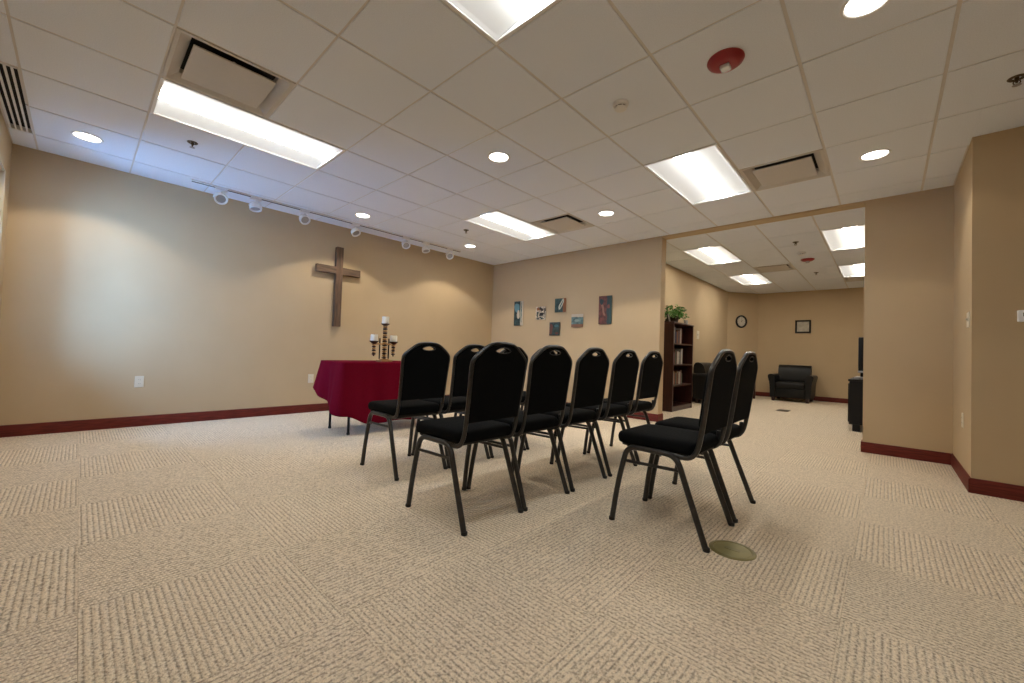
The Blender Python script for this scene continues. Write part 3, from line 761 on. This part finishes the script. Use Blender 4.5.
picture(-3.272, -3.05, 1.372, 1.806, art_mat('print_maroon_teal', (.14, .04, .028), [('x', (.03, .075), DTEAL), ('x', (.075, .3), (.02, .06, .055)), ('e', (-.03, .03, .02, .12, .3), (.28, .14, .09)), ('e', (.06, .05, .022, .035), (.22, .06, .045)), ('e', (-.06, .13, .03, .05), DTEAL)]), 'tall maroon and teal picture, rightmost of the six')

# ------------------------------------------------------------------ wall plates
def outlet(name, label, cat, mtx, kind='outlet'):
    """built facing -y, then turned by mtx"""
    t = thing(name, label, cat); t.matrix_world = mtx
    w_, h_ = .035, .058
    if kind == 'switch2': w_ = .058
    q = lambda a, y: [(-w_+a, y, -h_+a), (w_-a, y, -h_+a), (w_-a, y, h_-a), (-w_+a, y, h_-a)]
    MB().loft([q(0, 0), q(0, -.003), q(.003, -.006)]).build('cover_plate', PLATE, t, False)
    if kind == 'outlet':
        for z in (-.02, .02):
            s_ = MB().prism([(.017*math.cos(a), z+.014*math.sin(a)) for a in [2*PI*k/16 for k in range(16)]], 'y', -.006, -.008).build('socket', PLATE, t, False)
            MB().box(-.007, -.005, -.0085, -.008, z-.003, z+.005).box(.005, .007, -.0085, -.008, z-.003, z+.005).build('slot', SLOT, s_, False)
    else:
        for x in ((-.023, .023) if kind == 'switch2' else (0,)):
            MB().box(x-.005, x+.005, -.0065, -.006, -.012, .012).build('toggle_slot', SLOT, t, False)
            MB().prism([(-.0065, -.004), (-.017, .006), (-.017, .010), (-.0065, .006)], 'x', x-.004, x+.004).build('toggle', PLATE, t, False)
    return t
def onleft(y, z): return Matrix.Translation((XL, y, z)) @ Matrix.Rotation(PI/2, 4, 'Z')
outlet('wall_outlet', 'ivory wall outlet low on the bare left wall', 'outlet', onleft(.446, .46))
outlet('wall_outlet', 'ivory wall outlet half hidden by the left edge of the red tablecloth', 'outlet', onleft(2.145, .45))
def onret(y, z): return Matrix.Translation((XC, y, z)) @ Matrix.Rotation(-PI/2, 4, 'Z')
outlet('light_switch', 'ivory light switch plate on the narrow return wall at right', 'switch', onret(4.54, 1.255), 'switch2')
outlet('wall_outlet', 'ivory wall outlet low on the narrow return wall at right', 'outlet', onret(4.82, .475))
t = thing('thermostat', 'white thermostat box on the wall at the right photo edge', 'thermostat', (.715, YD, 1.262))
MB().bbox(-.055, .055, -.026, 0, -.04, .04, .005, 2).build('housing', WHITE, t)
MB().box(-.032, .012, -.0275, -.0255, -.004, .022).build('display', SLOT, t, False)
MB().bbox(.02, .04, -.03, -.0255, -.012, .014, .002, 1).build('button', PLATE, t)
# floor box cover
t = thing('floor_box_cover', 'round brass floor outlet cover set into the carpet by a chair', 'floor cover', (-.525, 2.135, 0))
MB().lathe([(.099, 0), (.099, .002), (.094, .005), (.082, .0055), (.079, .003)], n=48, cap=False).build('rim', FLBOX2, t)
MB().lathe([(.08, .0005), (.079, .0042), (.055, .0050), (.001, .0052)], n=48).build('lid', FLBOX, t)
MB().prism([(x*.9, y) for x, y in rrect(.075, .028, .01, 4)], 'z', .005, .0062).build('lid_latch', FLBOX2, t, False)

# ------------------------------------------------------------------ lounge furniture
BX0, BX1, BY0, BY1, BZ = -2.90, -2.565, 6.66, 7.58, 1.49
t = thing('bookcase', 'tall dark espresso bookcase just inside the lounge opening', 'bookcase', (BX0, BY0, 0))
D_, L_ = BX1-BX0, BY1-BY0
MB().bbox(0, D_, 0, .025, 0, BZ-.025, .002, 1).build('side_panel', ESPRESSO, t)
MB().bbox(0, D_, L_-.025, L_, 0, BZ-.025, .002, 1).build('side_panel', ESPRESSO, t)
MB().bbox(-.0, D_+.008, -.008, L_+.008, BZ-.025, BZ, .003, 1).build('top', ESPRESSO, t)
MB().box(.004, .012, .025, L_-.025, .06, BZ-.025).build('back_panel', ESPRESSO, t, False)
MB().box(.04, D_-.012, .025, L_-.025, 0, .06).build('kick_board', ESPRESSO, t, False)
SH = [.06, .415, .765, 1.115]
for z in SH: MB().box(.012, D_-.004, .025, L_-.025, z, z+.022).build('shelf', ESPRESSO, t, False)
bookcols = [(.30, .26, .20), (.10, .03, .025), (.03, .04, .07), (.34, .30, .24), (.05, .08, .05), (.20, .09, .04), (.42, .38, .32), (.12, .05, .05)]
bmats = [mat('book_cloth_%d' % k, c, .7, var=.12, vscale=40) for k, c in enumerate(bookcols)]
colnames = ['tan', 'dark red', 'navy', 'cream', 'dark green', 'brown', 'pale', 'maroon']
ordn = ['first', 'second', 'third', 'fourth', 'fifth', 'sixth', 'seventh', 'eighth', 'ninth', 'tenth', 'eleventh', 'twelfth']
for si, (sz, nm) in enumerate(((SH[3], 'top'), (SH[2], 'second'), (SH[1], 'third'))):
    y = .035+.02*si; k = 0
    while y < .50+.03*si:
        th = random.uniform(.028, .05); h = random.uniform(.19, .27); dd = random.uniform(.15, .19); ci = random.randrange(8)
        b = thing('book', '%s book on the %s shelf of the bookcase, %s from the near side' % (colnames[ci], nm, ordn[k]), 'book', (BX1-.055-dd, BY0+y, SH[3-si]+.022), 0, 'books on the %s shelf of the bookcase' % nm)
        c_ = MB().box(0, dd, 0, .003, 0, h).box(0, dd, th-.003, th, 0, h)
        c_.prism([(dd, 0), (dd+.004, th*.25), (dd+.004, th*.75), (dd, th), (dd-.003, th-.003), (dd-.003, .003)], 'z', 0, h)
        c_.build('cover', bmats[ci], b, False)
        MB().box(.004, dd-.003, .0032, th-.0032, .003, h-.004).build('pages', PAPER, b, False)
        y += th+random.uniform(.001, .006); k += 1
# plant and small things on the bookcase
t = thing('potted_plant', 'bushy green potted plant on top of the bookcase', 'plant', (-2.70, 7.02, BZ))
MB().lathe([(.05, 0), (.058, .004), (.074, .095), (.078, .10), (.078, .112), (.070, .112), (.068, .098)], n=24, cap=False).lathe([(.05, 0), (.001, .001)], n=24, cap=False).build('pot', POT, t)
MB().lathe([(.069, .097), (.001, .103)], n=20).build('soil', SOIL, t)
fol = MB(); stems = MB()
for k in range(300):
    a = random.uniform(0, 2*PI); el = random.uniform(-.35, 1.35); R_ = random.uniform(.08, .25)
    p = Vector((R_*math.cos(a)*math.cos(el)*.8, R_*math.sin(a)*math.cos(el)*1.05, .13+R_*math.sin(el)*.8))
    p.x = max(p.x, -.13)
    if k % 5 == 0: stems.tube([(0, 0, .1), (p.x*.5, p.y*.5, .1+(p.z-.1)*.7), p], .002, 5)
    ln = random.uniform(.04, .065); d = Vector((math.cos(a), math.sin(a), random.uniform(-.5, .3))).normalized(); sd = d.cross(Vector((0, 0, 1))).normalized()*ln*.36; upv = sd.cross(d).normalized()*.006
    fol.add([p, p+d*ln*.35+sd+upv, p+d*ln*.75+sd*.6, p+d*ln-upv*2, p+d*ln*.75-sd*.6, p+d*ln*.35-sd+upv, p+d*ln*.45-upv], [(0, 1, 6), (1, 2, 6), (2, 3, 6), (3, 4, 6), (4, 5, 6), (5, 0, 6)])
fol.build('foliage', GREEN, t, True, 80, kind='stuff', fix=False); stems.build('stems', GREEN, t)
t = thing('photo_frame', 'small dark photo frame left of the plant on the bookcase', 'photo frame', (-2.66, 6.72, BZ))
MB().add([(0, -.0, 0)], []); m = MB().loft([[(-.012, -.045, 0), (.0, -.045, 0), (.0, .045, 0), (-.012, .045, 0)], [(-.042, -.045, .13), (-.030, -.045, .13), (-.030, .045, .13), (-.042, .045, .13)]]); m.build('frame', BLACKP, t, False)
m = MB().add([(.0012, -.035, .01), (.0012, .035, .01), (-.0265, .035, .12), (-.0265, -.035, .12)], [(0, 1, 2, 3)]); m.build('photograph', mat('photo_print', (.12, .10, .09), .3, var=.5, vscale=40), t, False, fix=False)
MB().prism([(-.02, 0), (-.095, 0), (-.03, .09)], 'y', -.01, .01).build('easel_leg', BLACKP, t, False)
t = thing('glass_votive', 'small glass votive cup at the right end of the bookcase top', 'candle cup', (-2.66, 7.46, BZ))
MB().lathe([(.026, 0), (.03, .004), (.037, .085), (.034, .085), (.027, .012), (.001, .01)], n=20).build('cup', GLASSW, t)
MB().lathe([(.026, .0125), (.0275, .05), (.001, .052)], n=20).build('wax', WAX, t)

def armchair(label, loc, rz):
    t = thing('armchair', label, 'armchair', loc, rz, 'black leather lounge chairs')
    # local: faces -y, width along x
    W_, D_ = .88, .80
    MB().bbox(-.30, .30, -D_/2+.03, D_/2-.05, .09, .29, .02, 2).build('base', LEATHER, t)
    MB().bbox(-.295, .295, -D_/2+.0, D_/2-.2, .285, .43, .04, 4).build('seat_cushion', LEATHER, t)
    prof = [(D_/2-.24, .40), (D_/2-.26, .44), (D_/2-.22, .70), (D_/2-.17, .79), (D_/2-.08, .82), (D_/2-.02, .79), (D_/2, .70), (D_/2-.01, .10), (D_/2-.12, .10)]
    pts = [(p.x, p.y) for p in smooth_path([(a, b_, 0) for a, b_ in prof], 1)]
    MB().prism(pts, 'x', -.335, .335).build('backrest', LEATHER, t, True, 45)
    for s in (-1, 1):
        pr = [(.305, .09), (.30, .30), (.30, .52), (.315, .575), (.36, .60), (.43, .595), (.455, .56), (.445, .50), (.415, .40), (.40, .09)]
        pr = [(p.x, p.y) for p in smooth_path([(a, b_, 0) for a, b_ in pr], 1)]
        bm = MB().prism([(s*a, b_) for a, b_ in pr], 'y', -D_/2+.02, D_/2-.02); bm.build('arm', LEATHER, t, True, 45)
        for y in (-D_/2+.07, D_/2-.09):
            MB().loft([[(s*.34+a*.028, y+b_*.028, 0) for a, b_ in ((-1, -1), (1, -1), (1, 1), (-1, 1))], [(s*.34+a*.036, y+b_*.036, .092) for a, b_ in ((-1, -1), (1, -1), (1, 1), (-1, 1))]]).build('foot', ESPRESSO, t, False)
    return t
armchair('black leather armchair facing the camera against the far lounge wall', (-1.56, 11.12, 0), 0).scale = (.93, 1, 1)
armchair('black leather armchair half hidden behind the bookcase by the left lounge wall', (-2.47, 8.85, 0), PI/2)
t = thing('side_table', 'dark wooden side table in the far lounge corner, mostly hidden by chairs', 'side table', (-2.46, 10.55, 0))
MB().bbox(-.25, .25, -.25, .25, .50, .53, .005, 1).build('tabletop', ESPRESSO, t)
MB().box(-.21, .21, -.21, -.19, .43, .50).box(-.21, .21, .19, .21, .43, .50).box(-.21, -.19, -.19, .19, .43, .5).box(.19, .21, -.19, .19, .43, .5).build('apron', ESPRESSO, t, False)
for a in (-1, 1):
    for b_ in (-1, 1): MB().bbox(a*.21-.022, a*.21+.022, b_*.21-.022, b_*.21+.022, 0, .50, .002, 1).build('leg', ESPRESSO, t)
# media cabinet and television
t = thing('media_cabinet', 'low black cabinet on block feet half hidden by the right opening wall', 'cabinet', (-.36, 7.02, 0))
MB().bbox(0, .50, 0, 1.3, .09, .66, .004, 1).build('body', BLACKP, t)
MB().bbox(-.012, .512, -.012, 1.312, .66, .688, .004, 1).build('top', BLACKP, t)
for y in (.02, .66): MB().bbox(-.012, 0, y, y+.62, .12, .63, .003, 1).build('door', BLACKP, t)
for x in (.035, .40):
    for y in (.02, 1.2): MB().bbox(x, x+.075, y, y+.075, 0, .09, .003, 1).build('foot', BLACKP, t)
t = thing('television', 'black television with a silver lower edge standing on the low cabinet', 'television', (-.25, 7.55, .688))
MB().bbox(-.03, .035, -.30, .66, .11, .57, .008, 2).build('housing', BLACKP, t)
MB().box(-.032, -.029, -.27, .63, .15, .55).build('screen', SCREEN, t, False)
MB().bbox(-.034, .036, -.302, .662, .085, .112, .004, 1).build('speaker_bar', SILVER, t)
MB().bbox(-.02, .02, .08, .28, .02, .09, .004, 1).build('neck', BLACKP, t)
MB().bbox(-.08, .10, -.12, .48, 0, .022, .006, 2).build('base', SILVER, t)
# wall clock on the angled wall
nrm = Vector(((AY1-AY0)/dl, -(AX1-AX0)/dl, 0)); cpos = Vector((AX0, AY0, 0)).lerp(Vector((AX1, AY1, 0)), .44)
t = thing('wall_clock', 'round wall clock with a black rim in the lounge corner', 'clock', (cpos.x, cpos.y, 1.86), math.atan2(nrm.y, nrm.x)+PI/2)
MB().lathe([(.155, 0), (.16, -.012), (.155, -.03), (.135, -.034), (.122, -.026), (.120, -.008)], n=40, axis='y', cap=False).build('rim', BLACKP, t)
MB().lathe([(.122, -.001), (.122, -.010), (.001, -.0105)], n=40, axis='y').build('dial', CLOCKF, t)
m = MB()
for k in range(12):
    a = k*PI/6; m.box(.1*math.sin(a)-.004, .1*math.sin(a)+.004, -.0115, -.0105, .1*math.cos(a)-.007, .1*math.cos(a)+.007)
m.build('hour_marks', BLACKP, t, False)
MB().prism([(-.004, -.015), (.004, -.015), (.055, .05), (.05, .054)], 'y', -.0125, -.0115).build('hour_hand', BLACKP, t, False)
MB().prism([(-.003, -.02), (.003, -.02), (.002, .09), (-.002, .09)], 'y', -.0140, -.0130).build('minute_hand', BLACKP, t, False)
# framed picture on the far lounge wall
t = thing('framed_picture', 'small black framed picture above the far armchair', 'picture', (-1.46, LYB, 1.735))
w_, h_ = .155, .155
q = lambda a, y: [(-w_+a, y, -h_+a), (w_-a, y, -h_+a), (w_-a, y, h_-a), (-w_+a, y, h_-a)]
MB().loft([q(0, 0), q(0, -.02), q(.008, -.026), q(.034, -.022), q(.038, -.012), q(.038, 0)], True).build('frame', BLACKP, t, False)
MB().loft([q(.036, -.002), q(.036, -.010)]).build('print', mat('pale_print', (.42, .38, .30), .5, var=.2, vscale=14), t, False)
outlet('light_switch', 'light switch plate on the left lounge wall beyond the bookcase', 'switch', Matrix.Translation((LXL, 8.92, 1.39)) @ Matrix.Rotation(PI/2, 4, 'Z'), 'switch2').scale = (1.25, 1, 1.5)
outlet('wall_control', 'small wall plate on the lounge wall above the plant', 'wall plate', Matrix.Translation((LXL, 7.98, 1.72)) @ Matrix.Rotation(PI/2, 4, 'Z'), 'switch')
# flush floor plate in the lounge
t = thing('floor_plate', 'flat bronze floor plate on the lounge carpet before the far armchair', 'floor plate', (-1.36, 8.75, 0))
MB().bbox(-.09, .09, -.16, .16, 0, .004, .0015, 1).build('rim', BRASSD, t)
MB().box(-.075, .075, -.145, .145, .004, .005).build('lid', BRASSD, t, False)
